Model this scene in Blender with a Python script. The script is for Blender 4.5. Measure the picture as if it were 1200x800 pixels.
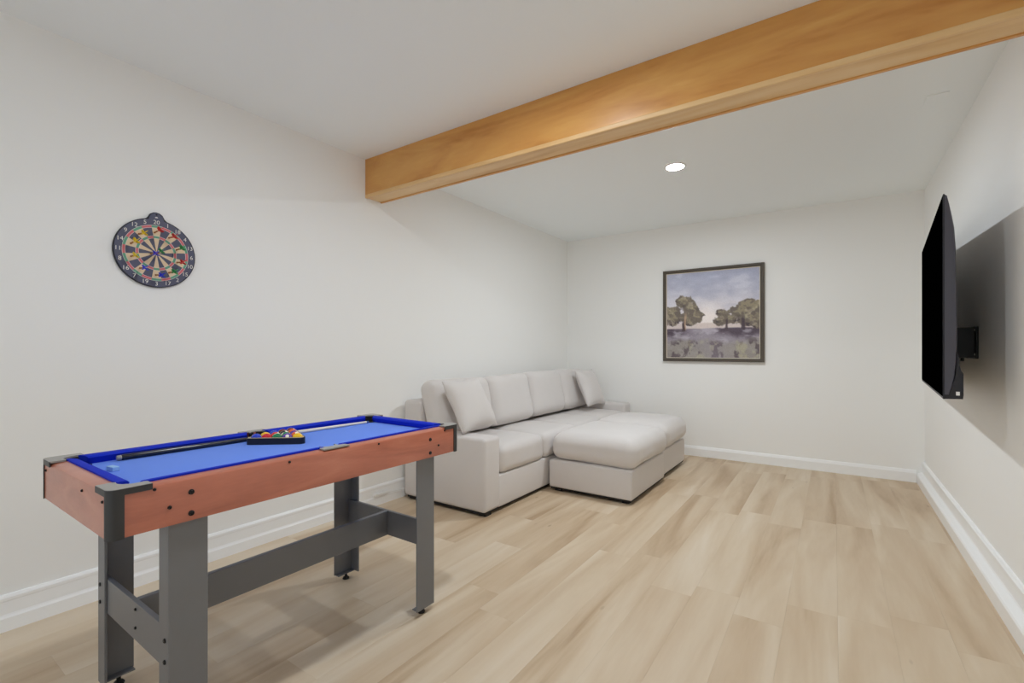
import bpy, bmesh, math, random
import numpy as np
from mathutils import Vector, Matrix, noise

for o in list(bpy.data.objects):
    bpy.data.objects.remove(o, do_unlink=True)
scene = bpy.context.scene
C = scene.collection
random.seed(7)
PI = math.pi

# ------------------------------------------------------------------ camera, world, exposure
CAM_H = 1.107
cam_d = bpy.data.cameras.new('camera')
cam = bpy.data.objects.new('camera', cam_d)
C.objects.link(cam)
cam.location = (0, 0, CAM_H)
cam.rotation_euler = (PI / 2, 0, math.radians(33.984))
cam_d.sensor_fit = 'HORIZONTAL'
cam_d.sensor_width = 36
cam_d.lens = 549.35 / 1200 * 36
cam_d.shift_x = -6.95 / 1200
cam_d.shift_y = 10.15 / 1200
cam_d.clip_start = 0.02
scene.camera = cam
w = bpy.data.worlds.new('world')
scene.world = w
w.use_nodes = True
w.node_tree.nodes['Background'].inputs[0].default_value = (.88, .97, 1.06, 1)
w.node_tree.nodes['Background'].inputs[1].default_value = 1.1
scene.view_settings.view_transform = 'Standard'
scene.view_settings.look = 'None'
scene.view_settings.gamma = 1
scene.view_settings.use_curve_mapping = False
scene.view_settings.exposure = -0.02
scene.cycles.max_bounces = 18
scene.cycles.diffuse_bounces = 14       # white room: the light bounces many times
LAMP = {'back': 690.0, 'front': 410.0, 'far': 170.0}     # radiance of the downlight diffusers; the far lamp is added, out of view

# room (metres)
XL, XR, Y0, Y1, H = -2.72, 0.625, -1.9, 5.12, 2.44


# ------------------------------------------------------------------ materials
def s2l(c):
    return tuple(((v / 255) / 12.92 if v / 255 <= .04045 else ((v / 255 + .055) / 1.055) ** 2.4) for v in c)


def mat(name, rgb, rough=.5, spec=.5, metal=0., bump=None, var=None, coat=0., sheen=0., srgb=True):
    m = bpy.data.materials.new(name)
    m.use_nodes = True
    nt = m.node_tree
    b = nt.nodes['Principled BSDF']
    col = (*(s2l(rgb) if srgb else rgb), 1)
    b.inputs['Base Color'].default_value = col
    b.inputs['Roughness'].default_value = rough
    b.inputs['Specular IOR Level'].default_value = spec
    b.inputs['Metallic'].default_value = metal
    b.inputs['Coat Weight'].default_value = coat
    b.inputs['Sheen Weight'].default_value = sheen
    if bump or var:
        tc = nt.nodes.new('ShaderNodeTexCoord')
    if var:      # (scale, amount) mottling of the colour
        n = nt.nodes.new('ShaderNodeTexNoise')
        n.inputs['Scale'].default_value = var[0]
        n.inputs['Detail'].default_value = 4
        nt.links.new(tc.outputs['Object'], n.inputs['Vector'])
        mx = nt.nodes.new('ShaderNodeMix')
        mx.data_type = 'RGBA'
        mx.inputs[6].default_value = tuple(c * (1 - var[1]) for c in col[:3]) + (1,)
        mx.inputs[7].default_value = tuple(min(1, c * (1 + var[1])) for c in col[:3]) + (1,)
        nt.links.new(n.outputs['Fac'], mx.inputs[0])
        nt.links.new(mx.outputs[2], b.inputs['Base Color'])
    if bump:     # (scale, strength)
        n = nt.nodes.new('ShaderNodeTexNoise')
        n.inputs['Scale'].default_value = bump[0]
        n.inputs['Detail'].default_value = 3
        nt.links.new(tc.outputs['Object'], n.inputs['Vector'])
        bp = nt.nodes.new('ShaderNodeBump')
        bp.inputs['Strength'].default_value = bump[1]
        bp.inputs['Distance'].default_value = .01
        nt.links.new(n.outputs['Fac'], bp.inputs['Height'])
        nt.links.new(bp.outputs['Normal'], b.inputs['Normal'])
    return m


def wood(name, stops, grain=(1, 1, 1), scale=2., rough=.4, coat=0., perobj=0., fine=.15, knots=None, coords='Object', spec=.5, dist=1.2):
    """streaky wood: noise stretched along the grain axis, optional per-object tint"""
    m = bpy.data.materials.new(name)
    m.use_nodes = True
    nt = m.node_tree
    N, L = nt.nodes, nt.links
    b = N['Principled BSDF']
    b.inputs['Roughness'].default_value = rough
    b.inputs['Coat Weight'].default_value = coat
    b.inputs['Coat Roughness'].default_value = .25
    b.inputs['Specular IOR Level'].default_value = spec
    tc = N.new('ShaderNodeTexCoord')
    oi = N.new('ShaderNodeObjectInfo')
    mp = N.new('ShaderNodeMapping')
    mp.inputs['Scale'].default_value = grain
    L.new(tc.outputs[coords], mp.inputs['Vector'])
    off = N.new('ShaderNodeVectorMath')
    off.operation = 'MULTIPLY_ADD'
    cb = N.new('ShaderNodeCombineXYZ')
    for i in range(3):
        L.new(oi.outputs['Random'], cb.inputs[i])
    off.inputs[1].default_value = (37, 53, 71)
    L.new(cb.outputs[0], off.inputs[0])
    L.new(mp.outputs[0], off.inputs[2])
    n1 = N.new('ShaderNodeTexNoise')
    n1.inputs['Scale'].default_value = scale
    n1.inputs['Detail'].default_value = 3
    n1.inputs['Distortion'].default_value = dist
    L.new(off.outputs[0], n1.inputs['Vector'])
    n2 = N.new('ShaderNodeTexNoise')
    n2.inputs['Scale'].default_value = scale * 14
    n2.inputs['Detail'].default_value = 4
    L.new(off.outputs[0], n2.inputs['Vector'])
    mf = N.new('ShaderNodeMath')
    mf.operation = 'MULTIPLY_ADD'
    mf.inputs[1].default_value = fine
    L.new(n2.outputs['Fac'], mf.inputs[0])
    L.new(n1.outputs['Fac'], mf.inputs[2])
    sb = N.new('ShaderNodeMath')
    sb.operation = 'SUBTRACT'
    sb.inputs[1].default_value = fine * .5
    L.new(mf.outputs[0], sb.inputs[0])
    last = sb
    if perobj:
        pm = N.new('ShaderNodeMath')
        pm.operation = 'MULTIPLY_ADD'
        pm.inputs[1].default_value = perobj
        L.new(oi.outputs['Random'], pm.inputs[0])
        L.new(sb.outputs[0], pm.inputs[2])
        ps = N.new('ShaderNodeMath')
        ps.operation = 'SUBTRACT'
        ps.inputs[1].default_value = perobj * .5
        L.new(pm.outputs[0], ps.inputs[0])
        last = ps
    r = N.new('ShaderNodeValToRGB')
    els = r.color_ramp.elements
    els[0].position, els[0].color = stops[0][0], (*s2l(stops[0][1]), 1)
    els[1].position, els[1].color = stops[-1][0], (*s2l(stops[-1][1]), 1)
    for p, c in stops[1:-1]:
        e = els.new(p)
        e.color = (*s2l(c), 1)
    L.new(last.outputs[0], r.inputs[0])
    out = r.outputs[0]
    if knots:
        v = N.new('ShaderNodeTexVoronoi')
        v.inputs['Scale'].default_value = knots[0]
        kd = N.new('ShaderNodeMapping')
        kd.inputs['Scale'].default_value = knots[1]
        L.new(tc.outputs[coords], kd.inputs['Vector'])
        of2 = N.new('ShaderNodeVectorMath')
        of2.operation = 'MULTIPLY_ADD'
        of2.inputs[1].default_value = (17, 29, 13)
        L.new(cb.outputs[0], of2.inputs[0])
        L.new(kd.outputs[0], of2.inputs[2])
        L.new(of2.outputs[0], v.inputs['Vector'])
        kr = N.new('ShaderNodeValToRGB')
        kr.color_ramp.elements[0].position, kr.color_ramp.elements[0].color = 0.0, (1, 1, 1, 1)
        kr.color_ramp.elements[1].position, kr.color_ramp.elements[1].color = knots[2], (0, 0, 0, 1)
        L.new(v.outputs['Distance'], kr.inputs[0])
        mx = N.new('ShaderNodeMix')
        mx.data_type = 'RGBA'
        mul = N.new('ShaderNodeMath')
        mul.operation = 'MULTIPLY'
        mul.inputs[1].default_value = knots[4]
        L.new(kr.outputs[0], mul.inputs[0])
        L.new(mul.outputs[0], mx.inputs[0])
        L.new(out, mx.inputs[6])
        mx.inputs[7].default_value = (*s2l(knots[3]), 1)
        out = mx.outputs[2]
    L.new(out, b.inputs['Base Color'])
    return m


def emit(name, rgb, strength):
    m = bpy.data.materials.new(name)
    m.use_nodes = True
    nt = m.node_tree
    nt.nodes.remove(nt.nodes['Principled BSDF'])
    e = nt.nodes.new('ShaderNodeEmission')
    e.inputs[0].default_value = (*rgb, 1)
    e.inputs[1].default_value = strength
    nt.links.new(e.outputs[0], nt.nodes['Material Output'].inputs[0])
    return m


M = {}
M['wall'] = mat('wall_paint', (244, 244, 242), .65, .3, bump=(220, .03))
M['ceiling'] = mat('ceiling_paint', (243, 247, 248), .8, .2, bump=(160, .03))
M['trim'] = mat('trim_paint', (247, 248, 248), .35, .5)
M['plank'] = wood('oak_plank', [(.25, (178, 151, 120)), (.42, (200, 177, 148)), (.57, (210, 191, 165)), (.76, (220, 205, 184))],
                  grain=(1, .11, 1), scale=5.5, rough=.42, perobj=.16, fine=.10,
                  knots=(2.6, (2.0, .75, 1), .055, (138, 112, 86), .7), spec=.4, dist=.8)
M['subfloor'] = mat('subfloor', (120, 98, 76), .9)
M['beam'] = wood('beam_maple', [(.22, (180, 115, 46)), (.42, (206, 146, 74)), (.6, (216, 160, 86)), (.82, (228, 178, 108))],
                 grain=(.35, 1, 1.6), scale=2.6, rough=.33, coat=.3, fine=.14, dist=2.2,
                 knots=(1.6, (.9, 1.0, 2.4), .05, (104, 52, 14), .8))
M['beam_light'] = wood('beam_maple_pale_lit', [(.25, (206, 160, 102)), (.5, (226, 188, 134)), (.8, (236, 206, 160))],
                       grain=(.3, 2, 2), scale=3, rough=.4, fine=.14)  # paler wood, lightened further to hold floor bounce on the underside
M['fabric'] = mat('sofa_fabric', (216, 211, 208), .95, .1, bump=(700, .12), var=(5, .03), sheen=.25)
M['foot'] = mat('black_foot', (16, 14, 13), .6)
M['cherry'] = wood('cherry_laminate', [(.25, (164, 92, 68)), (.5, (186, 108, 82)), (.75, (198, 124, 96))],
                   grain=(.6, .25, 1.6), scale=7, rough=.30, fine=.2, spec=.6, coat=.45)
M['blackplastic'] = mat('black_plastic', (50, 50, 51), .42, .5)
M['greyplastic'] = mat('grey_plastic', (148, 145, 140), .32, .5)
M['leg'] = mat('charcoal_leg_laminate', (114, 115, 118), .38, .6, var=(14, .06))
M['cloth'] = mat('blue_cloth', (94, 136, 234), .9, .15, bump=(900, .05), sheen=.15)
M['cushion_blue'] = mat('blue_cushion', (14, 44, 188), .75, .2)
M['pocket'] = mat('pocket_black', (12, 12, 14), .6)
M['bolt'] = mat('bolt_steel', (48, 48, 50), .3, .5, .7)
M['cue_butt'] = mat('cue_butt_black', (24, 26, 40), .22, .6)
M['cue_shaft'] = mat('cue_shaft_white', (236, 226, 206), .3, .5)
M['cue_tip'] = mat('cue_tip', (70, 90, 140), .8)
M['brass'] = mat('brass', (178, 120, 70), .4, .5, .25)
M['tv_screen'] = mat('tv_screen', (1, 1, 1), .9, .0)
M['tv_back'] = mat('tv_back', (76, 75, 84), .45, .4)
M['tv_dark'] = mat('tv_housing', (36, 35, 40), .5, .4)
M['mount'] = mat('mount_black', (14, 14, 15), .4, .4)
M['white'] = mat('white_plastic', (236, 236, 234), .45)
M['frame'] = mat('frame_bronze', (84, 76, 66), .5, .4, var=(60, .12))
M['lip'] = mat('frame_lip', (214, 204, 186), .5)
M['db_dark'] = mat('board_slate', (86, 88, 110), .6)
M['db_rim'] = mat('board_rim', (28, 30, 40), .6)
M['db_cream'] = mat('board_cream', (228, 204, 170), .6)
M['db_red'] = mat('board_red', (214, 112, 120), .6)
M['db_green'] = mat('board_green', (104, 164, 136), .6)
M['db_white'] = mat('board_white', (232, 230, 222), .6)
for k, c in dict(red=(214, 26, 34), yellow=(236, 206, 24), blue=(22, 46, 216), green=(46, 160, 84)).items():
    M['fl_' + k] = mat('flight_' + k, c, .45)


# ------------------------------------------------------------------ mesh helpers
def obj(name, bm, m, parent=None, smooth=False, loc=None, rot=None):
    me = bpy.data.meshes.new(name)
    bmesh.ops.recalc_face_normals(bm, faces=bm.faces[:])
    bm.to_mesh(me)
    bm.free()
    for mm in (m if isinstance(m, (list, tuple)) else [m]):
        me.materials.append(mm)
    if smooth:
        me.polygons.foreach_set('use_smooth', [True] * len(me.polygons))
        if smooth != True:
            me.set_sharp_from_angle(angle=math.radians(smooth))
    o = bpy.data.objects.new(name, me)
    C.objects.link(o)
    if parent:
        o.parent = parent
    if loc is not None:
        o.location = loc
    if rot is not None:
        o.rotation_euler = rot
    return o


def thing(name, label, cat, loc=(0, 0, 0), rotz=0, group=None, kind=None):
    o = bpy.data.objects.new(name, None)
    o.empty_display_size = .1
    C.objects.link(o)
    o.location = loc
    o.rotation_euler = (0, 0, rotz)
    tag(o, label, cat, group, kind)
    return o


def tag(o, label=None, cat=None, group=None, kind=None):
    if label: o['label'] = label
    if cat: o['category'] = cat
    if group: o['group'] = group
    if kind: o['kind'] = kind
    return o


def share(src, parent=None, loc=None, rot=None, name=None):
    o = src.copy()
    C.objects.link(o)
    o.parent = parent
    if loc is not None: o.location = loc
    if rot is not None: o.rotation_euler = rot
    return o


def box(x0, x1, y0, y1, z0, z1, bev=0., seg=2, bm=None):
    own = bm is None
    b = bmesh.new()
    bmesh.ops.create_cube(b, size=1)
    bmesh.ops.scale(b, vec=(x1 - x0, y1 - y0, z1 - z0), verts=b.verts)
    bmesh.ops.translate(b, vec=((x0 + x1) / 2, (y0 + y1) / 2, (z0 + z1) / 2), verts=b.verts)
    if bev:
        bmesh.ops.bevel(b, geom=b.edges[:] + b.verts[:], offset=bev, segments=seg, profile=.5, affect='EDGES')
    if own:
        return b
    merge(bm, b)
    return bm


def merge(bm, b):
    me = bpy.data.meshes.new('tmp')
    b.to_mesh(me)
    b.free()
    bm.from_mesh(me)
    bpy.data.meshes.remove(me)


def prism(poly, f0, f1, bm=None):
    """poly: 2D points; f0/f1 map a 2D point to the 3D start / end face"""
    b = bm or bmesh.new()
    a = [b.verts.new(f0(*p)) for p in poly]
    c = [b.verts.new(f1(*p)) for p in poly]
    n = len(poly)
    b.faces.new(a)
    b.faces.new(c[::-1])
    for i in range(n):
        b.faces.new((a[i], a[(i + 1) % n], c[(i + 1) % n], c[i]))
    return b


def cyl(r, z0, z1, seg=24, r2=None, bm=None, mtx=None):
    b = bmesh.new()
    bmesh.ops.create_cone(b, cap_ends=True, segments=seg, radius1=r, radius2=r if r2 is None else r2, depth=z1 - z0)
    bmesh.ops.translate(b, vec=(0, 0, (z0 + z1) / 2), verts=b.verts)
    if mtx is not None:
        bmesh.ops.transform(b, matrix=mtx, verts=b.verts)
    if bm is None:
        return b
    merge(bm, b)
    return bm


def lathe(prof, seg=32, mtx=None):
    """prof: (r, z) list, closed at both ends on the axis if r == 0"""
    b = bmesh.new()
    rings = []
    for r, z in prof:
        if r < 1e-6:
            rings.append([b.verts.new((0, 0, z))])
        else:
            rings.append([b.verts.new((r * math.cos(2 * PI * i / seg), r * math.sin(2 * PI * i / seg), z)) for i in range(seg)])
    for p, q in zip(rings, rings[1:]):
        for i in range(seg):
            j = (i + 1) % seg
            vs = [p[i % len(p)], p[j % len(p)], q[j % len(q)], q[i % len(q)]]
            vs = list(dict.fromkeys(vs))
            if len(vs) > 2:
                b.faces.new(vs)
    if mtx is not None:
        bmesh.ops.transform(b, matrix=mtx, verts=b.verts)
    return b


def tube(pts, r, seg=8, bm=None):
    b = bm or bmesh.new()
    rings = []
    for i, p in enumerate(pts):
        p = Vector(p)
        d = (Vector(pts[min(i + 1, len(pts) - 1)]) - Vector(pts[max(i - 1, 0)])).normalized()
        u = d.orthogonal().normalized() if i == 0 else (rings_u - d * rings_u.dot(d)).normalized()
        rings_u = u
        v = d.cross(u)
        rr = r[i] if isinstance(r, (list, tuple)) else r
        rings.append([b.verts.new(p + (u * math.cos(2 * PI * k / seg) + v * math.sin(2 * PI * k / seg)) * rr) for k in range(seg)])
    for p, q in zip(rings, rings[1:]):
        for k in range(seg):
            b.faces.new((p[k], p[(k + 1) % seg], q[(k + 1) % seg], q[k]))
    b.faces.new(rings[0])
    b.faces.new(rings[-1][::-1])
    return b


def gridcube(n):
    b = bmesh.new()
    bmesh.ops.create_cube(b, size=2)
    bmesh.ops.subdivide_edges(b, edges=b.edges[:], cuts=n, use_grid_fill=True)
    return b


def cushion(sx, sy, sz, r, puff=.2, wob=.006, seed=0, n=14, flat=0., sag=0.):
    """soft box cushion centred on the origin, thickness along z; flat keeps the underside flat"""
    b = gridcube(n)
    hx, hy, hz = sx / 2, sy / 2, sz / 2
    for v in b.verts:
        # push the sample towards the borders so the rounding is well resolved
        u = Vector([math.copysign(abs(c) ** .75, c) for c in v.co])
        p = Vector((u.x * hx, u.y * hy, u.z * hz))
        rr = min(r, hz * .98)
        inn = Vector((max(-hx + rr, min(hx - rr, p.x)), max(-hy + rr, min(hy - rr, p.y)), max(-hz + rr, min(hz - rr, p.z))))
        d = p - inn
        if d.length > 1e-9:
            p = inn + d.normalized() * rr
        fx, fy = 1 - (p.x / hx) ** 4, 1 - (p.y / hy) ** 4
        k = 1 + puff * max(0, fx) * max(0, fy)
        if p.z < 0:
            k = 1 + (k - 1) * (1 - flat)
        p.z *= k
        if sag:
            p.z -= sag * (p.x / hx) ** 2 * (1 if p.z > 0 else .3)
        q = Vector((p.x * 3.1 + seed * 7.3, p.y * 3.1 + seed * 3.7, p.z * 3.1))
        p += noise.noise_vector(q) * wob
        q2 = q * 3.3
        p += noise.noise_vector(q2) * wob * .35
        v.co = p
    return b


def pillow(s, t, seed=0, n=16):
    b = gridcube(n)
    for v in b.verts:
        u, w_, z = v.co
        # concave outline with pointed corners
        ex = 1 - .085 * (1 - w_ * w_)
        ey = 1 - .085 * (1 - u * u)
        th = (max(0, 1 - abs(u) ** 2.4) * max(0, 1 - abs(w_) ** 2.4)) ** .55
        p = Vector((u * s / 2 * ex, w_ * s / 2 * ey, z * (t / 2 * th + .004)))
        q = p * 6 + Vector((seed * 5.1, seed * 2.3, 0))
        p += noise.noise_vector(q) * .008
        v.co = p
    return b


# ------------------------------------------------------------------ the room
o = obj('floor', box(XL - .1, XR + .1, Y0 - .1, Y1 + .1, -.05, -.012), M['subfloor'])
floor = tag(o, kind='structure')
PW, PL = .182, 1.25
pins = {0: 2.372, -1: 2.35, 1: 2.488, -2: 3.39, -4: 3.434, -6: 2.412, -8: 1.716, -9: 2.179}
base_me = {}
k0 = math.floor((XL - .013) / PW)
k1 = math.ceil((XR - .013) / PW)
rp = random.Random(3)
for k in range(k0, k1):
    xa, xb = max(XL, .013 + k * PW), min(XR, .013 + (k + 1) * PW)
    if xb - xa < .01:
        continue
    off = pins.get(k, rp.uniform(0, PL)) % PL
    y = Y0 + (off - Y0) % PL - PL
    while y < Y1:
        ya, yb = max(Y0, y), min(Y1, y + PL)
        y += PL
        if yb - ya < .01:
            continue
        key = (round(xb - xa, 3), round(yb - ya, 3))
        if key not in base_me:
            hw, hl = (xb - xa) / 2, (yb - ya) / 2
            g = .0001
            po = [(-hw + g, -.0105), (hw - g, -.0105), (hw - g, -.0002), (hw - g - .0002, 0), (-hw + g + .0002, 0), (-hw + g, -.0002)]
            bm = prism(po, lambda a, c: (a, -hl + g, c), lambda a, c: (a, hl - g, c))
            p = obj('plank', bm, M['plank'], floor)
            base_me[key] = p
        else:
            p = share(base_me[key], floor)
        p.location = ((xa + xb) / 2, (ya + yb) / 2, 0)
        p.name = 'plank'


def struct(name, bm, m, label=None, smooth=False):
    return tag(obj(name, bm, m, smooth=smooth), label, kind='structure')


struct('ceiling', box(XL - .1, XR + .1, Y0 - .1, Y1 + .1, H, H + .1), M['ceiling'])
struct('wall_left', box(XL - .1, XL, Y0 - .1, Y1 + .1, -.05, H), M['wall'])
struct('wall_right', box(XR, XR + .1, Y0 - .1, Y1 + .1, -.05, H), M['wall'])
struct('wall_back', box(XL, XR, Y1, Y1 + .1, -.05, H), M['wall'])
WX0, WX1, WZ1 = -2.35, .25, 2.12       # unseen glazed opening added behind the camera for daylight fill
b = box(XL, WX0, Y0 - .1, Y0, -.05, H)
box(WX1, XR, Y0 - .1, Y0, -.05, H, bm=b)
box(WX0, WX1, Y0 - .1, Y0, WZ1, H, bm=b)
box(WX0, WX1, Y0 - .1, Y0, -.05, .0, bm=b)
struct('wall_front', b, M['wall'])
M['glass'] = bpy.data.materials.new('clear_pane')
M['glass'].use_nodes = True
nt = M['glass'].node_tree
nt.nodes.remove(nt.nodes['Principled BSDF'])
g1, g2, g3 = (nt.nodes.new(n) for n in ('ShaderNodeBsdfTransparent', 'ShaderNodeBsdfGlossy', 'ShaderNodeMixShader'))
g2.inputs['Roughness'].default_value = .02
g3.inputs[0].default_value = .06
nt.links.new(g1.outputs[0], g3.inputs[1])
nt.links.new(g2.outputs[0], g3.inputs[2])
nt.links.new(g3.outputs[0], nt.nodes['Material Output'].inputs[0])
b = box(WX0, WX1, Y0 - .08, Y0 - .02, WZ1 - .06, WZ1)
box(WX0, WX1, Y0 - .08, Y0 - .02, 0, .06, bm=b)
xm = (WX0 + WX1) / 2
for xa, xb in ((WX0, WX0 + .06), (xm - .05, xm + .05), (WX1 - .06, WX1)):
    box(xa, xb, Y0 - .08, Y0 - .02, .06, WZ1 - .06, bm=b)
win = struct('added_fill_window_1', b, M['trim'])  # frame of the added opening, there only to let fill light in
for xa, xb in ((WX0 + .06, xm - .05), (xm + .05, WX1 - .06)):
    obj('pane', box(xa, xb, Y0 - .053, Y0 - .047, .06, WZ1 - .06), M['glass'], win)

# baseboards: profiles (distance from wall, height)
tall = [(0, 0), (.020, 0), (.020, .052), (.015, .060), (.013, .066), (.013, .114), (.0145, .120), (.0145, .130), (.009, .139), (0, .141)]
ledge = [(0, 0), (.052, 0), (.052, .066), (.047, .074), (.019, .090), (.016, .096), (.016, .148), (.019, .154), (.019, .166), (.010, .175), (0, .176)]
short = [(0, 0), (.015, 0), (.015, .078), (.012, .086), (.010, .092), (.006, .102), (0, .104)]
struct('baseboard_left', prism(tall, lambda a, z: (XL + a, Y0, z), lambda a, z: (XL + a, Y1, z)), M['trim'])
struct('baseboard_right', prism(ledge, lambda a, z: (XR - a, Y0, z), lambda a, z: (XR - a, Y1, z)), M['trim'])
struct('baseboard_back', prism(short, lambda a, z: (XL + .022, Y1 - a, z), lambda a, z: (XR - .054, Y1 - a, z)), M['trim'])
struct('baseboard_front', prism(short, lambda a, z: (XL + .022, Y0 + a, z), lambda a, z: (WX0 - .01, Y0 + a, z)), M['trim'])

# wooden ceiling beam: box of boards, the underside board set up between the two sides
BY0, BY1, BZ = 2.122, 2.269, 2.170
beam = struct('trim_1', box(XL, XR, BY0 + .02, BY1 - .014, BZ + .03, H), M['beam'], 'honey stained wooden box beam under the white ceiling')
o = obj('front_board', box(XL, XR, BY0, BY0 + .022, BZ, H, .003, 2), M['beam'], beam)
o = obj('underside_board', box(XL, XR, BY0 + .022, BY1 - .016, BZ + .004, BZ + .03), M['beam_light'], beam)
o = obj('back_board', box(XL, XR, BY1 - .016, BY1, BZ - .002, H, .002, 2), M['beam'], beam)
o = obj('edge_strip', box(XL, XR, BY0 - .0015, BY0 + .020, BZ - .001, BZ + .024, .005, 3), M['beam_light'], beam)

# small blank square plate on the ceiling near the right wall
pl = obj('ceiling_cover_plate', box(-.045, .045, -.05, .05, -.006, 0, .002), M['ceiling'], loc=(.448, 3.285, H))
tag(pl, 'small blank white cover plate on the ceiling beyond the wooden beam', 'cover plate')


# ------------------------------------------------------------------ downlights
def downlight(x, y, label, lm):
    t = thing('recessed_light', label, 'ceiling light', (x, y, H), group='recessed ceiling lights')
    obj('trim_ring', lathe([(.058, -.004), (.062, -.007), (.076, -.006), (.080, 0), (.058, 0), (.058, -.004)], 48), M['white'], t, 35)
    obj('diffuser', lathe([(0, -.0045), (.058, -.0045), (.058, -.001), (0, -.001)], 48), lm, t)
    return t


LC = (.925, 1.0, 1.065)
downlight(-.957, 3.46, 'round lit recessed light in the ceiling beyond the wooden beam', emit('lamp_diffuser_back', LC, LAMP['back']))
downlight(-1.083, 1.320, 'round lit recessed light in the ceiling above the pool table', emit('lamp_diffuser_front', LC, LAMP['front']))
downlight(-1.10, -.85, 'round lit recessed light added to the unseen ceiling behind the camera', emit('lamp_diffuser_added', LC, LAMP['far']))  # extra downlight behind the camera, added as fill


# ------------------------------------------------------------------ sofa
SX0, SX1, SY0, SY1 = -2.69, -1.905, 2.43, 5.10
sofa = thing('sofa', 'light greige upholstered sofa along the left wall with loose cushions', 'sofa', (-2.3, 3.75, 0))


def spart(name, bm, m, parent=None, smooth=True, loc=(0, 0, 0), rot=None):
    o = obj(name, bm, m, parent or sofa, smooth)
    o.location = Vector(loc) - (Vector((-2.3, 3.75, 0)) if parent is None else Vector((0, 0, 0)))
    if rot is not None: o.rotation_euler = rot
    return o


base = spart('base', box(SX0 + .02, SX1, SY0 + .16, SY1 - .16, .028, .25, .012, 3), M['fabric'], smooth=40)
AW = .18
for ya, yb in ((SY0, SY0 + AW), (SY1 - AW, SY1)):
    spart('armrest', box(SX0 + .02, SX1 + .003, ya, yb, .026, .52, .028, 4), M['fabric'], smooth=40)
spart('back_frame', box(SX0, SX0 + .17, SY0 + .015, SY1 - .015, .03, .735, .03, 4), M['fabric'], smooth=40)
for fx in (SX0 + .08, SX1 - .04):
    for fy in (SY0 + .06, (SY0 + SY1) / 2, SY1 - .06):
        spart('foot', box(fx - .03, fx + .03, fy - .03, fy + .03, 0, .03), M['foot'], smooth=False)
spart('underside', box(SX0 + .05, SX1 - .012, SY0 + .012, SY1 - .012, .016, .028), M['foot'], smooth=False)
n_s = 4
sw = (SY1 - SY0 - 2 * AW) / n_s
for i in range(n_s):
    yc = SY0 + AW + sw * (i + .5)
    spart('seat_cushion', cushion(.575, sw + .004, .195, .055, .13, .006, i + 1, flat=.9), M['fabric'], loc=(-2.175, yc, .345))
edges = [2.465, 3.12, 3.74, 4.345, 4.915]
for i in range(4):
    ya, yb = edges[i], edges[i + 1]
    tilt = math.radians(90 - 13 + (2 if i == 2 else 0))
    dz = .01 if i >= 2 else 0
    cz = .672 + dz
    spart('back_cushion', cushion(.43, yb - ya + .012, .17, .07, .28, .009, 11 + i, flat=.5), M['fabric'],
          loc=(-2.435, (ya + yb) / 2, cz), rot=(0, tilt, 0))

pl = obj('throw_pillow', pillow(.40, .15, 1), M['fabric'], smooth=True, loc=(-2.205, 2.65, .715),
         rot=(math.radians(3), math.radians(62), math.radians(4)))
tag(pl, 'square greige throw pillow leaning on the sofa armrest beside the pool table', 'pillow', 'throw pillows on the sofa')
pl = obj('throw_pillow', pillow(.42, .15, 2), M['fabric'], smooth=True, loc=(-2.215, 4.70, .702),
         rot=(math.radians(-3), math.radians(67), math.radians(-3)))
tag(pl, 'square greige throw pillow at the sofa end by the painting wall', 'pillow', 'throw pillows on the sofa')


def ottoman(x0, x1, y0, y1, label, seed, top):
    t = thing('ottoman', label, 'ottoman', ((x0 + x1) / 2, (y0 + y1) / 2, 0), group='sofa ottomans')
    hx, hy = (x1 - x0) / 2, (y1 - y0) / 2
    obj('base', box(-hx, hx, -hy, hy, .032, .245, .014, 3), M['fabric'], t, 40)
    obj('cushion', cushion(2 * hx + .03, 2 * hy - .004, .215, .085, .17, .012, seed, n=18, flat=.95), M['fabric'], t, True, loc=(.02, -.006, .352 + top))
    obj('underside', box(-hx + .012, hx - .012, -hy + .012, hy - .012, .02, .032), M['foot'], t)
    for sx in (-1, 1):
        for sy in (-1, 1):
            obj('foot', box(sx * (hx - .06) - .025, sx * (hx - .06) + .025, sy * (hy - .06) - .025, sy * (hy - .06) + .025, 0, .022), M['foot'], t)
    return t


ottoman(-1.868, -1.190, 3.21, 3.985, 'large greige upholstered ottoman pulled up to the middle of the sofa', 21, 0)
ottoman(-1.868, -1.212, 3.995, 4.72, 'large greige upholstered ottoman close to the painting wall', 25, .004)

# ------------------------------------------------------------------ pool table (local frame: x across, y along)
table = thing('pool_table', 'small pool table with blue cloth, cherry wood sides and charcoal legs', 'pool table', (-1.708, .989, 0), math.radians(-.39))
HW, HL, ZT, ZB = .300, .6125, .772, .657
BED = .747
rail = [(0, ZB), (0, ZT - .014), (-.003, ZT - .007), (-.010, ZT - .003), (-.038, ZT - .001), (-.038, BED - .01), (-.015, BED - .012), (-.015, ZB)]
for s in (-1, 1):
    obj('side_rail', prism(rail, lambda a, z: (s * (HW + a), -HL + .018, z), lambda a, z: (s * (HW + a), HL - .018, z)), M['cherry'], table, 30)
    obj('end_rail', prism(rail, lambda a, z: (-HW + .018, s * (HL + a), z), lambda a, z: (HW - .018, s * (HL + a), z)), M['cherry'], table, 30)
obj('bed', box(-HW + .016, HW - .016, -HL + .016, HL - .016, BED - .02, BED), M['cloth'], table)
for sx in (-1, 1):
    for sy in (-1, 1):
        cb = [(.040, .002), (.020, .002), (.0073, .0073), (.002, .020), (.002, .040), (.040, .040)]
        obj('corner_block', prism(cb, lambda a, c: (sx * (HW - a), sy * (HL - c), ZB + .001), lambda a, c: (sx * (HW - a), sy * (HL - c), ZT - .004)), M['blackplastic'], table)
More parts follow.
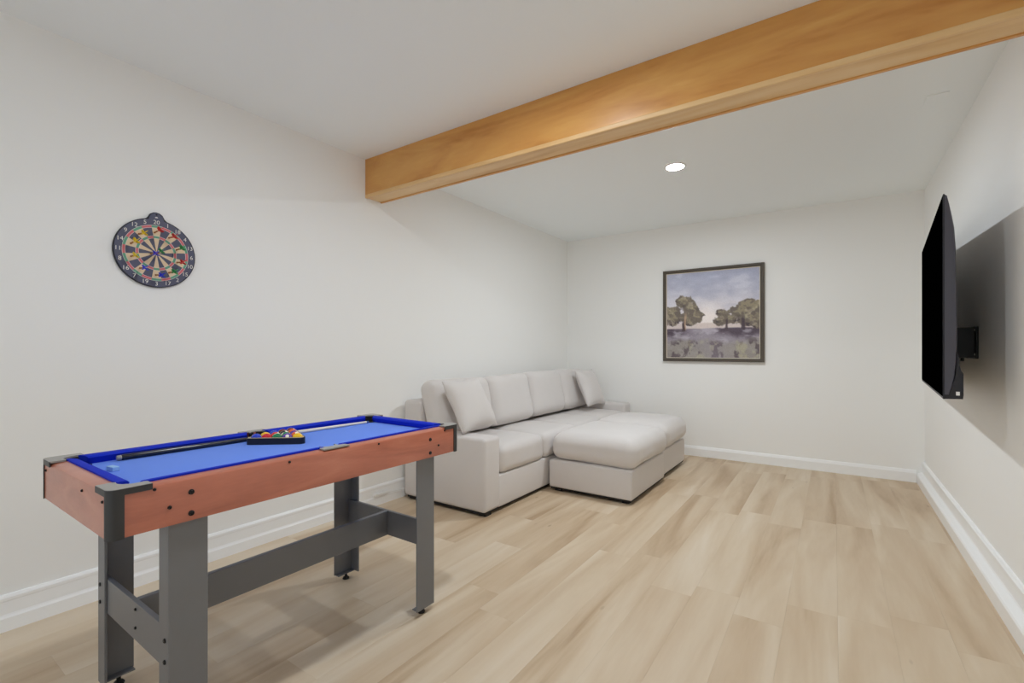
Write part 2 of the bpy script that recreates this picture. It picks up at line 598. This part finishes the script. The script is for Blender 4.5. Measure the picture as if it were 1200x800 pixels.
# cushions, six pieces with open ends at the pockets
cus = [(-.037, ZT - .003), (-.037, ZT + .0035), (-.042, ZT + .005), (-.060, ZT + .002), (-.066, ZT - .004), (-.056, BED), (-.037, BED)]
for s in (-1, 1):
    for a0, a1 in ((-HL + .072, -.029), (.029, HL - .072)):
        obj('cushion', prism(cus, lambda a, z: (s * (HW + a), a0 + (a + .037) * -.6, z), lambda a, z: (s * (HW + a), a1 - (a + .037) * -.6, z)), M['cushion_blue'], table, 30)
    obj('cushion', prism(cus, lambda a, z: (-HW + .072 - (a + .037) * .6, s * (HL + a), z), lambda a, z: (HW - .072 + (a + .037) * .6, s * (HL + a), z)), M['cushion_blue'], table, 30)


def pocket(px, py, a0, a1, r):
    """black cup: disc on the bed with an upright wall on the rail side"""
    b = cyl(r, BED, BED + .0012, 24)
    bmesh.ops.translate(b, vec=(px, py, 0), verts=b.verts)
    n = 14
    ring = []
    for i in range(n + 1):
        a = a0 + (a1 - a0) * i / n
        ring.append([(px + math.cos(a) * rr, py + math.sin(a) * rr, z) for rr, z in ((r, BED), (r, ZT - .001), (r + .004, ZT - .001), (r + .004, BED))])
    vs = [[b.verts.new(p) for p in q] for q in ring]
    for p, q in zip(vs, vs[1:]):
        for k in range(4):
            b.faces.new((p[k], p[(k + 1) % 4], q[(k + 1) % 4], q[k]))
    return b


for sx in (-1, 1):
    for sy in (-1, 1):
        a = math.atan2(sy, sx)
        obj('pocket', pocket(sx * (HW - .068), sy * (HL - .068), a - 1.9, a + 1.9, .030), M['pocket'], table, 30)
        # grey plate over the corner
        pts = [(.088, 0)] + [(.020 - .020 * math.sin(t_), .020 - .020 * math.cos(t_)) for t_ in (0, .26, .52, .785, 1.05, 1.31, 1.571)] + [(0, .088), (.034, .088), (.038, .082)]
        for i in range(9):
            t = i / 8
            ang = PI * .98 + (PI * .54) * t
            pts.append((.068 + .033 * math.cos(ang), .068 + .033 * math.sin(ang)))
        pts.append((.082, .038))
        pts.append((.088, .034))
        f = lambda z: (lambda a_, b_: (sx * (HW + .002 - a_), sy * (HL + .002 - b_), z))
        obj('pocket_plate', prism(pts, f(ZT - .001), f(ZT + .004)), M['greyplastic'], table)
        # plate lip and upright corner guard
        lip = [(.088, -.001)] + [(.020 - .021 * math.sin(t_), .020 - .021 * math.cos(t_)) for t_ in (0, .26, .52, .785, 1.05, 1.31, 1.571)] + [(-.001, .088), (.0012, .088)] \
            + [(.020 - (.020 - .0012) * math.sin(t_), .020 - (.020 - .0012) * math.cos(t_)) for t_ in (1.571, 1.31, 1.05, .785, .52, .26, 0)] + [(.088, .0012)]
        obj('plate_lip', prism(lip, f(ZT - .012), f(ZT + .003)), M['blackplastic'], table, 40)
        grd = [(.0205, -.001)] + [(.020 - .021 * math.sin(t_), .020 - .021 * math.cos(t_)) for t_ in (0, .26, .52, .785, 1.05, 1.31, 1.571)] + [(-.001, .032), (.002, .032)] \
            + [(.020 - (.020 - .002) * math.sin(t_), .020 - (.020 - .002) * math.cos(t_)) for t_ in (1.571, 1.31, 1.05, .785, .52, .26, 0)] + [(.0205, .002)]
        obj('corner_guard', prism(grd, f(ZB - .002), f(ZT - .012)), M['blackplastic'], table, 40)
for sx in (-1, 1):
    obj('pocket', pocket(sx * (HW - .066), 0, (0 if sx > 0 else PI) - 1.5, (0 if sx > 0 else PI) + 1.5, .0285), M['pocket'], table, 30)
    pts = [(0, -.050), (0, .050), (.026, .050), (.034, .044), (.034, .026)]
    for i in range(9):
        ang = PI * .5 + (PI * 1.0) * i / 8
        pts.append((.062 + .028 * math.cos(ang), .028 * math.sin(ang)))
    pts += [(.034, -.026), (.034, -.044), (.026, -.050)]
    f = lambda z: (lambda a_, b_: (sx * (HW - .004 - a_), b_, z))
    obj('pocket_plate', prism(pts, f(ZT - .001), f(ZT + .003)), M['greyplastic'], table)

# legs: folded angle legs inside the apron
LX = HW - .016
PT = .007
legy = {-1: (-.487, -.395), 1: (.380, .478)}
bolt_src = None


def put_bolt(parent, loc, axis, r=.0065, name='bolt', m='bolt'):
    b = lathe([(0, .0030), (r * .45, .0030), (r * .5, .0012), (r * .62, .0035), (r * .9, .0026), (r, 0), (0, 0)], 14)
    o = obj(name, b, M[m], parent, 40, loc=loc)
    o.rotation_euler = {'x': (0, PI / 2, 0), '-x': (0, -PI / 2, 0), '-y': (PI / 2, 0, 0), 'y': (-PI / 2, 0, 0)}[axis]
    return o


for sx in (-1, 1):
    for sy in (-1, 1):
        ya, yb = legy[sy]
        yo = ya if sy < 0 else yb
        b = box(*(sorted((sx * LX, sx * (LX - PT)))), ya, yb, .026, .742, .0008, 1)
        y2 = sorted((yo, yo - sy * PT))
        box(*(sorted((sx * (LX - PT), sx * (LX - .062)))), y2[0], y2[1], .026, .742, .0008, 1, bm=b)
        box(*(sorted((sx * (LX - PT), sx * (LX - .034)))), *(sorted((yo - sy * PT, (ya if sy > 0 else yb) + sy * .004))), .026, .030, bm=b)
        leg = obj('leg', b, M['leg'], table)
        cxl, cyl_ = sx * (LX - .026), (ya + yb) / 2
        b = lathe([(0, 0), (.015, 0), (.016, .004), (.012, .010), (.006, .011), (.006, .027), (0, .027)], 18)
        obj('foot', b, M['pocket'], leg, 40, loc=(cxl, cyl_, 0))
        for z in (.292, .348):
            put_bolt(leg, (sx * (LX - .022), yo + sy * .0002, z), 'y' if sy > 0 else '-y')
for sy in (-1, 1):
    ya, yb = legy[sy]
    yo = (ya + PT if sy < 0 else yb - PT)
    y2 = sorted((yo, yo - sy * .014))
    b = box(-LX + PT + .0, LX - PT, y2[0] + .0004, y2[1], .262, .372, .001, 1)
    es = obj('end_stretcher', b, M['leg'], table)
    for z in (.301, .355):
        put_bolt(es, (.03, yo + sy * .0004, z), 'y' if sy > 0 else '-y', .0045)
obj('long_stretcher', box(-.010, .010, legy[-1][0] + PT + .0145, legy[1][1] - PT - .0145, .262, .372, .001, 1), M['leg'], table)
# bolts and holes on both aprons and the ends
for s in (-1, 1):
    ax = 'x' if s > 0 else '-x'
    for y, z in ((-.441, .732), (-.441, .676), (.439, .732), (.439, .676)):
        put_bolt(table, (s * HW, y, z), ax, .0075)
    for y, z in ((-.49, .704), (.488, .700)):
        put_bolt(table, (s * HW, y, z), ax, .005)
    for y in (-.522, -.172, .172, .525):
        put_bolt(table, (s * HW, y, ZT - .014), ax, .004, 'screw')
    for x in (-.262, -.11, .262) if s < 0 else (-.262, .262):
        put_bolt(table, (x if x != -.11 else .10, s * HL, ZT - .028), '-y' if s < 0 else 'y', .0038, 'screw')

# ---- on the table
TO = Vector((-1.708, .989, 0))


def cue(a, b, label):
    a, b = Vector(a), Vector(b)
    t = thing('cue_stick', label, 'cue', a, group='cues on the pool table')
    d = (b - a)
    Ln = d.length
    q = d.to_track_quat('Z', 'Y')
    def seg(name, prof, m):
        bb = lathe(prof, 16, q.to_matrix().to_4x4())
        return obj(name, bb, M[m], t, 40)
    seg('butt', [(0, 0), (.0085, 0), (.0095, .004), (.0095, .05), (.0085, Ln * .5), (0, Ln * .5)], 'cue_butt')
    seg('bumper', [(0, -.012), (.0075, -.012), (.0085, -.008), (.0085, 0), (0, 0)], 'greyplastic')
    seg('shaft', [(0, Ln * .5), (.0083, Ln * .5), (.0055, Ln - .012), (0, Ln - .012)], 'cue_shaft')
    seg('tip', [(0, Ln - .012), (.0055, Ln - .012), (.0052, Ln), (0, Ln)], 'cue_tip')
    return t


cue((-1.928, .545, BED + .0098), (-1.905, 1.505, BED + .0062), 'black butted cue stick with pale shaft lying along the table rail nearest the wall')
cue((-1.492, .56, BED + .0098), (-1.486, 1.46, BED + .0062), 'black butted cue stick with pale shaft lying along the rail away from the wall')

ch = obj('chalk', box(-.019, .019, -.009, .009, 0, .013, .002), mat('chalk_blue', (150, 190, 235), .9), loc=(-1.79, .486, BED), rot=(0, 0, math.radians(8)))
tag(ch, 'small pale blue chalk block on the blue cloth by the end rail', 'chalk')

# rack and balls
BR = .0192
e = Vector((.783, .622, 0)).normalized()
nf = Vector((.622, -.783, 0)).normalized()
front = Vector((-1.770, .962, BED))        # middle of the rack's front wall, outer face
th = .006
row0 = front - nf * (th + BR + .0008)
cen = row0 - nf * (4 * BR * 2 * math.sqrt(3) / 2 / 3)


def tri(inr, rad, n=7):
    """rounded triangle (front side towards nf) with inradius inr, corner radius rad"""
    pts = []
    for k in range(3):
        ca = -PI / 2 + PI / 3 + k * 2 * PI / 3
        R = (inr - rad) * 2
        cx_, cy_ = R * math.cos(ca), R * math.sin(ca)
        for i in range(n):
            t = ca - PI / 3 + 2 * PI / 3 * i / (n - 1)
            pts.append((cx_ + rad * math.cos(t), cy_ + rad * math.sin(t)))
    return pts


inr = (cen - row0).length + BR + .0008


def ring_bm(i0, r0, i1, r1, z0, z1):
    b = bmesh.new()
    A, B = tri(i0, r0), tri(i1, r1)
    mp = lambda p, z: e * p[0] + nf * -p[1] + Vector((0, 0, z))
    n = len(A)
    vs = [[b.verts.new(mp(p, z)) for p in P_] for P_, z in ((A, z0), (A, z1), (B, z1), (B, z0))]
    for k in range(4):
        p, q = vs[k], vs[(k + 1) % 4]
        for i in range(n):
            b.faces.new((p[i], p[(i + 1) % n], q[(i + 1) % n], q[i]))
    return b


rack = thing('ball_rack', 'black triangular ball rack with cream lining on the blue cloth', 'ball rack', (cen.x, cen.y, BED))
obj('frame', ring_bm(inr + th, .020, inr + .0012, .020 - th + .001, 0, .024), mat('rack_navy', (10, 12, 28), .4), rack, 30)
obj('lining', ring_bm(inr + .0012, .0152, inr, .015, .0005, .026), mat('rack_lining', (226, 208, 172), .6), rack, 30)
colsb = dict(yellow=(238, 190, 20), blue=(26, 60, 190), red=(206, 30, 44), purple=(96, 60, 160), orange=(234, 96, 30),
             green=(12, 120, 76), maroon=(120, 30, 36), black=(16, 16, 18))
ballm = {k: mat('ball_' + k, v, .12, .6) for k, v in colsb.items()}
ballm['white'] = mat('ball_white', (240, 232, 214), .12, .6)
order = [[('s', 'blue'), ('s', 'red'), ('s', 'green'), ('s', 'purple'), ('s', 'yellow')],
         [('t', 'yellow'), ('t', 'red'), ('t', 'green'), ('s', 'orange')],
         [('t', 'blue'), ('s', 'black'), ('t', 'purple')],
         [('s', 'maroon'), ('t', 'orange')],
         [('t', 'maroon')]]
rb = random.Random(5)
for r, row in enumerate(order):
    for i, (kind, cn) in enumerate(row):
        b = bmesh.new()
        bmesh.ops.create_uvsphere(b, u_segments=28, v_segments=18, radius=BR)
        for f in b.faces:
            z = f.calc_center_median().z / BR
            f.material_index = (1 if z > .945 else 0) if kind == 's' else (1 if abs(z) > .62 else 0)
            f.smooth = True
        pos = cen + (row0 - cen) - nf * (r * BR * math.sqrt(3)) + e * ((i - (len(row) - 1) / 2) * 2 * BR)
        o = obj('pool_ball', b, [ballm[cn], ballm['white']], loc=(pos.x, pos.y, BED + BR + .0001))
        if kind == 's':
            o.rotation_euler = (rb.uniform(.3, 1.2), rb.uniform(-.6, .6), rb.uniform(0, 6))
        else:
            o.rotation_euler = (PI / 2 + rb.uniform(-.35, .35), 0, math.radians(128.5) + rb.uniform(-.4, .4))
        tag(o, ('solid %s pool ball in the triangular rack' if kind == 's' else 'white pool ball with a %s stripe in the triangular rack') % cn, 'pool ball', 'balls in the rack')

# ------------------------------------------------------------------ television, swivelled a little on its mount
TVN = Vector((.394, 2.73, 0))
tv_rot = -math.atan2(.112, 1.528)
TW, TZ0, TZ1 = 1.532, .894, 1.788
tv = thing('television', 'large black flat screen television on a wall mount', 'television', (TVN.x, TVN.y, TZ0), tv_rot)
HT = TZ1 - TZ0
# local: y 0..TW along the width, x>0 towards the wall, z 0..HT
obj('screen', box(-.0012, .004, .006, TW - .006, .012, HT - .006), M['tv_screen'], tv)
b = box(0, .005, 0, TW, 0, HT, .0015, 1)
obj('bezel', b, M['tv_dark'], tv)
prof = [(.005, .02), (.005, HT - .003), (.014, HT - .010), (.021, HT - .045), (.030, HT - .10), (.037, HT - .15), (.042, HT - .24), (.045, HT - .40), (.047, HT - .60), (.046, .17), (.040, .10), (.030, .05), (.020, .02)]
bm = bmesh.new()
ys = [0.0, .012, .10, TW - .10, TW - .012, TW]
scl = [.86, 1.0, 1.06, 1.06, 1.0, .86]
rings = [[bm.verts.new((.005 + (px - .005) * k, y, pz)) for px, pz in prof] for y, k in zip(ys, scl)]
for p, q in zip(rings, rings[1:]):
    for i in range(len(prof)):
        j = (i + 1) % len(prof)
        bm.faces.new((p[i], p[j], q[j], q[i]))
bm.faces.new(rings[0])
bm.faces.new(rings[-1][::-1])
obj('back_shell', bm, M['tv_back'], tv, 30)
hp = [(.005, .001), (.064, .003), (.066, .02), (.066, .112), (.058, .126), (.053, .150), (.052, .19), (.046, .20), (.045, .15), (.040, .10), (.030, .060), (.018, .045), (.005, .042)]
hs = obj('speaker_housing', prism(hp, lambda a, z: (a, .004, z), lambda a, z: (a, TW - .004, z)), M['tv_dark'], tv, 30)
obj('sticker', box(.042, .054, .002, .0045, .018, .034), M['white'], hs)
# mount
mt = thing('television_mount', 'black metal wall mount holding the television', 'wall mount', (XR, 3.47, 1.147))
obj('wall_plate', box(-.012, 0, -.105, .105, -.085, .085, .002, 1), M['mount'], mt)
obj('hinge_block', box(-.094, -.012, -.100, -.02, -.080, .080, .004, 2), M['mount'], mt)
for z in (-.055, .035):
    obj('arm', box(-.085, -.045, -.094, .22, z, z + .028, .003, 1), M['mount'], mt)
obj('tilt_head', box(-.011, .011, -.20, .19, -.078, .078, .004, 1), M['mount'], mt, loc=(-.098, .11, 0), rot=(0, 0, tv_rot))
obj('cable_end', cyl(.007, -.098, -.078, 12), M['mount'], mt, loc=(-.06, -.085, 0))
for z in (-.062, .066):
    o = put_bolt(mt, (-.0125, -.097, z), '-x', .006, 'bolt', 'white')

# ------------------------------------------------------------------ framed landscape painting on the back wall
PX0, PX1, PZ0, PZ1 = -1.535, -.56, .990, 1.958
pc = thing('framed_painting', 'square landscape painting of trees in a dark bronze frame', 'painting', ((PX0 + PX1) / 2, Y1, PZ0))
pw, ph = (PX1 - PX0), PZ1 - PZ0
fw = .034


def miter(w_, h_, inset, width, prof):
    """picture frame: prof = (in, out of wall) list swept around the rectangle"""
    b = bmesh.new()
    cs = [(-1, 0), (1, 0), (1, 1), (-1, 1)]
    rg = []
    for sx, sz in cs:
        rg.append([b.verts.new((sx * (w_ / 2 - inset - a), -d, (inset + a) if sz == 0 else h_ - inset - a)) for a, d in prof])
    n = len(prof)
    for k in range(4):
        p, q = rg[k], rg[(k + 1) % 4]
        for i in range(n):
            b.faces.new((p[i], p[(i + 1) % n], q[(i + 1) % n], q[i]))
    return b


obj('frame', miter(pw, ph, 0, fw, [(0, .002), (0, .034), (.004, .038), (.020, .036), (.026, .030), (fw, .027), (fw, .002)]), M['frame'], pc, 25)
obj('inner_lip', miter(pw, ph, fw, .006, [(0, .004), (0, .026), (.006, .023), (.006, .004)]), M['lip'], pc)
# the painted canvas, colours held per vertex
NG = 190
uu, vv = np.meshgrid(np.linspace(0, 1, NG), np.linspace(0, 1, NG))       # v down
rs = np.random.RandomState(4)


def smooth_noise(fx, fy, seed):
    r_ = np.random.RandomState(seed)
    g = r_.rand(fy + 2, fx + 2)
    x, y = uu * fx, vv * fy
    xi, yi = x.astype(int), y.astype(int)
    tx, ty = x - xi, y - yi
    tx, ty = tx * tx * (3 - 2 * tx), ty * ty * (3 - 2 * ty)
    return (g[yi, xi] * (1 - tx) + g[yi, xi + 1] * tx) * (1 - ty) + (g[yi + 1, xi] * (1 - tx) + g[yi + 1, xi + 1] * tx) * ty


def sm(x, a, b_):
    t = np.clip((x - a) / (b_ - a), 0, 1)
    return t * t * (3 - 2 * t)


def lay(img, m, c):
    return img * (1 - m[..., None]) + np.array(c) * m[..., None]


def arr(*c):
    return np.array(c, float)


img = np.zeros((NG, NG, 3))
t = sm(vv, 0, .62)
img[:] = arr(158, 162, 184)
img = img * (1 - t[..., None]) + arr(206, 198, 200) * t[..., None]
cl = .6 * smooth_noise(6, 12, 1) + .4 * smooth_noise(14, 30, 2)
img = lay(img, sm(cl, .5, .8) * .5 * (1 - sm(vv, .5, .66)), (196, 196, 208))
img = lay(img, sm(1 - cl, .5, .8) * .35 * (1 - sm(vv, .3, .6)), (140, 144, 168))
img = lay(img, np.exp(-((uu - .47) / .14) ** 2 - ((vv - .53) / .16) ** 2) * .7, (226, 214, 206))
# far hills, ground
img = lay(img, sm(vv, .585, .605) * .5, (176, 158, 150))
def fbm(fx, fy, seed, oct_=4):
    r_, a_, t_ = np.zeros_like(uu), 1., 0.
    for k in range(oct_):
        r_ += a_ * smooth_noise(fx * 2 ** k, fy * 2 ** k, seed + k)
        t_ += a_
        a_ *= .6
    return r_ / t_


gn = fbm(7, 16, 3)
gr = sm(vv + .02 * (gn - .5), .655, .672)
img = lay(img, gr, (138, 131, 142))
img = lay(img, gr * sm(gn, .48, .66) * .7, (168, 160, 172))
edge = np.clip(np.clip(1.15 - uu / .36, 0, 1) + sm(uu, .47, .62) * .95, 0, 1)
band = sm(vv, .648, .668) * (1 - sm(vv + .10 * (fbm(9, 9, 61) - .5), .70, .79))
img = lay(img, band * edge * sm(fbm(8, 22, 66) + .25, .5, .75) * .92, (74, 63, 74))
fg = sm(vv + .14 * (fbm(6, 6, 5) - .5), .76, .86)
img = lay(img, fg * .7, (134, 128, 116))
img = lay(img, fg * sm(fbm(13, 9, 71), .50, .60) * .85, (88, 77, 82))
img = lay(img, fg * sm(fbm(11, 8, 81), .54, .66) * .75, (158, 152, 128))
img = lay(img, sm(vv, .72, .84) * np.exp(-((uu - .45 - .5 * (vv - .8)) / .15) ** 2) * .55 * (1 - fg * .4), (142, 134, 150))


def crown(img, blobs, seed):
    tex = fbm(12, 13, seed, 4)
    tx2 = fbm(17, 18, seed + 9, 3)
    m = np.zeros_like(uu)
    li = np.zeros_like(uu)
    for (cx_, cy_, rx, ry) in blobs:
        d = ((uu - cx_) / rx) ** 2 + ((vv - cy_) / ry) ** 2 + 2.4 * (tex - .5)
        m = np.maximum(m, 1 - sm(d, .70, 1.15))
        li = np.maximum(li, np.clip(1.05 - (((uu - cx_ - rx * .1) / rx) ** 2 + ((vv - cy_ + ry * .45) / ry) ** 2), 0, 1))
    img = lay(img, m * .96, (102, 92, 84))
    img = lay(img, m * sm(li + 2.2 * (tx2 - .5), .35, .85) * .85, (142, 132, 108))
    img = lay(img, m * sm(tx2 + .5 * (tex - .5), .50, .60) * (1 - .7 * li) * .85, (70, 61, 66))
    img = lay(img, m * sm(fbm(15, 15, seed + 30, 3), .60, .70) * .5, (172, 160, 136))
    return img


def trunk(img, x0, x1, y0, y1, wd, c):
    tt = np.clip((vv - y0) / (y1 - y0), 0, 1)
    xc = x0 + (x1 - x0) * tt + .02 * (fbm(5, 9, 91, 2) - .5)
    m = (1 - sm(np.abs(uu - xc), wd * .5, wd * (1.0 + .8 * tt ** 4))) * sm(vv, y0 - .03, y0 + .05) * (1 - sm(vv, y1 - .01, y1 + .015))
    return lay(img, m * .9, c)


img = crown(img, [(.20, .36, .12, .09), (.10, .45, .11, .09), (.27, .44, .10, .09), (.33, .53, .09, .07), (.07, .55, .10, .07), (.18, .53, .12, .08), (.28, .58, .08, .05), (0, .50, .08, .13)], 20)
img = crown(img, [(.88, .43, .13, .08), (.80, .50, .11, .09), (.97, .47, .10, .11), (.64, .50, .09, .06), (.60, .57, .08, .06), (.70, .56, .09, .06), (.87, .57, .12, .07), (.98, .58, .08, .08)], 40)
img = trunk(img, .225, .20, .48, .67, .016, (168, 138, 114))
img = trunk(img, .195, .19, .56, .685, .018, (70, 58, 60))
img = trunk(img, .67, .665, .54, .67, .012, (78, 66, 72))
img = trunk(img, .84, .835, .53, .68, .022, (72, 62, 70))
img = img * .88 + img.mean(axis=2, keepdims=True) * .12
img = np.clip(img * 1.14 + 4 + (rs.rand(NG, NG, 1) - .5) * 14, 0, 255) / 255
lin = np.where(img <= .04045, img / 12.92, ((img + .055) / 1.055) ** 2.4)
me = bpy.data.meshes.new('canvas')
cw, chh = pw - 2 * fw - .008, ph - 2 * fw - .008
vs = [((u - .5) * cw, -.018, fw + .004 + (1 - v) * chh) for v in np.linspace(0, 1, NG) for u in np.linspace(0, 1, NG)]
fs = [(j * NG + i, (j + 1) * NG + i, (j + 1) * NG + i + 1, j * NG + i + 1) for j in range(NG - 1) for i in range(NG - 1)]
# thickness: back face rim
nb = len(vs)
vs += [(-cw / 2, -.006, fw + .004 + chh), (-cw / 2, -.006, fw + .004), (cw / 2, -.006, fw + .004), (cw / 2, -.006, fw + .004 + chh)]
fs.append((nb + 3, nb + 2, nb + 1, nb))
me.from_pydata(vs, [], fs)
at = me.color_attributes.new('paint', 'FLOAT_COLOR', 'POINT')
colarr = np.ones((len(vs), 4), np.float32)
colarr[:nb, :3] = lin.reshape(-1, 3)
at.data.foreach_set('color', colarr.ravel())
mp = mat('painted_canvas', (150, 150, 150), .7, .2, bump=(120, .1))
an = mp.node_tree.nodes.new('ShaderNodeAttribute')
an.attribute_name = 'paint'
mp.node_tree.links.new(an.outputs['Color'], mp.node_tree.nodes['Principled BSDF'].inputs['Base Color'])
me.materials.append(mp)
o = bpy.data.objects.new('canvas', me)
C.objects.link(o)
o.parent = pc

# ------------------------------------------------------------------ dartboard on the left wall (local: y right, z up, x out)
DC = Vector((XL, .900, 1.574))
R_ = .165
db = thing('dartboard', 'round slate blue dartboard with hanging tab on the white wall', 'dartboard', DC)


def outline(r, tabr, n=96):
    pts = []
    for i in range(n):
        a = 2 * PI * i / n
        y, z = r * math.sin(a), r * math.cos(a)
        # union with tab circle
        tc_, tr = R_ * .985, tabr
        # ray-circle test against the tab
        dy, dz = math.sin(a), math.cos(a)
        bq = dz * tc_
        disc = bq * bq - (tc_ * tc_ - tr * tr)
        rr = r
        if disc > 0:
            rr = max(r, bq + math.sqrt(disc))
        pts.append((rr * dy, rr * dz))
    return pts


obj('board', prism(outline(R_, .034), lambda y, z: (0, y, z), lambda y, z: (.011, y, z)), M['db_rim'], db, 30)
obj('face', prism(outline(R_ - .004, .030), lambda y, z: (.011, y, z), lambda y, z: (.0125, y, z)), M['db_dark'], db, 30)
nums = [20, 1, 18, 4, 13, 6, 10, 15, 2, 17, 3, 19, 7, 16, 8, 11, 14, 9, 12, 5]
bands = [(.055, .43, 0), (.43, .50, 1), (.50, .735, 0), (.735, .805, 1)]
for k in range(20):
    b = bmesh.new()
    for r0, r1, colr in bands:
        a0, a1 = math.radians(18 * k - 9), math.radians(18 * k + 9)
        n = 3
        top, bot = [], []
        for i in range(n + 1):
            a = a0 + (a1 - a0) * i / n
            bot.append(b.verts.new((.0128, R_ * r0 * math.sin(a), R_ * r0 * math.cos(a))))
            top.append(b.verts.new((.0128, R_ * r1 * math.sin(a), R_ * r1 * math.cos(a))))
        for i in range(n):
            f = b.faces.new((bot[i], bot[i + 1], top[i + 1], top[i]))
            f.material_index = colr
    ms = [M['db_cream'], M['db_green']] if k % 2 == 0 else [M['db_dark'], M['db_red']]
    obj('sector', b, ms, db)
# spider: thin pale rings and spokes
b = bmesh.new()
for r in (.055, .43, .50, .735, .805):
    n = 64
    p = [[b.verts.new((.0131, R_ * r * q * math.sin(2 * PI * i / n), R_ * r * q * math.cos(2 * PI * i / n))) for i in range(n)] for q in (1 - .004 / r, 1 + .004 / r)]
    for i in range(n):
        b.faces.new((p[0][i], p[0][(i + 1) % n], p[1][(i + 1) % n], p[1][i]))
obj('ring_lines', b, M['db_white'], db)
obj('bullseye', cyl(R_ * .045, .0126, .0134, 20, mtx=Matrix.Rotation(PI / 2, 4, 'Y')), M['db_red'], db)
for k, nn in enumerate(nums):
    cu = bpy.data.curves.new('number', 'FONT')
    cu.body = str(nn)
    cu.size = .027
    cu.align_x = 'CENTER'
    cu.align_y = 'CENTER'
    cu.extrude = .0003
    tmp = bpy.data.objects.new('number_tmp', cu)
    C.objects.link(tmp)
    dg = bpy.context.evaluated_depsgraph_get()
    me = bpy.data.meshes.new_from_object(tmp.evaluated_get(dg))
    bpy.data.objects.remove(tmp, do_unlink=True)
    me.name = 'number'
    me.materials.clear()
    me.materials.append(M['db_white'])
    o = bpy.data.objects.new('number', me)
    C.objects.link(o)
    o.parent = db
    a = math.radians(18 * k)
    o.location = (.0130, R_ * .895 * math.sin(a), R_ * .895 * math.cos(a))
    o.rotation_euler = (PI / 2, 0, PI / 2)
# little white emblem and hole on the hanging tab
obj('tab_emblem', prism([(-.007, 0), (.007, 0), (.003, .005), (-.003, .005)], lambda y, z: (.0126, y, R_ + .004 + z), lambda y, z: (.0131, y, R_ + .004 + z)), M['db_white'], db)
obj('tab_hole', cyl(.004, .0124, .0130, 14, mtx=Matrix.Translation((0, 0, R_ + .020)) @ Matrix.Rotation(PI / 2, 4, 'Y')), M['pocket'], db)

darts = [('yellow', -.069, .079, 'stuck beneath the twelve'), ('yellow', -.100, .029, 'stuck beside the fourteen'), ('yellow', -.099, -.031, 'stuck beside the eight'),
         ('red', -.008, .098, 'stuck beneath the twenty'), ('red', .051, .084, 'stuck near the eighteen'), ('red', .086, -.031, 'stuck near the ten'),
         ('blue', -.023, -.006, 'stuck beside the bullseye'), ('blue', -.065, -.081, 'stuck near the seven'), ('blue', -.003, -.105, 'stuck above the three'),
         ('green', .002, -.002, 'stuck in the bullseye'), ('green', .082, .030, 'stuck near the thirteen'), ('green', .051, -.087, 'stuck near the two')]
for i, (cn, y, z, wh) in enumerate(darts):
    t = thing('dart', '%s flighted magnetic dart %s of the board' % (cn, wh), 'dart', (XL + .0134, DC.y + y, DC.z + z), group='darts on the board')
    t.rotation_euler = (0, rp.uniform(-.1, .1), rp.uniform(-.06, .06))
    ry = Matrix.Rotation(PI / 2, 4, 'Y')
    obj('barrel', lathe([(0, 0), (.0042, 0), (.0042, .005), (.0022, .008), (.0032, .014), (.0032, .028), (.0018, .033), (0, .033)], 12, ry), M['brass'], t, 40)
    obj('shaft', cyl(.0016, .033, .052, 8, mtx=ry), M['fl_' + cn], t)
    b = bmesh.new()
    fin = [(.042, .0016), (.050, .013), (.070, .0160), (.074, .0125), (.071, .0016)]
    for q in range(4):
        mq = Matrix.Rotation(PI / 2 * q + PI / 4, 4, 'X')
        bb = prism(fin, lambda x, r: (x, r, -.0007), lambda x, r: (x, r, .0007))
        bmesh.ops.transform(bb, matrix=mq, verts=bb.verts)
        merge(b, bb)
    obj('flight', b, M['fl_' + cn], t)

# ------------------------------------------------------------------ cord on the left baseboard, running behind the sofa
cd = thing('power_cord', 'white power cord with inline switch along the wall baseboard by the sofa', 'power cord', (XL + .022, 2.24, .078))
b = box(-.0, .016, -.068, .062, -.010, .010, .006, 3)
obj('switch_body', b, M['white'], cd, 40, rot=(math.radians(-3), 0, 0))
obj('cable', tube([(.006, .055, -.003), (.006, .09, -.008), (.006, .14, -.012), (.004, .20, -.016)], .0028), M['white'], cd, True)
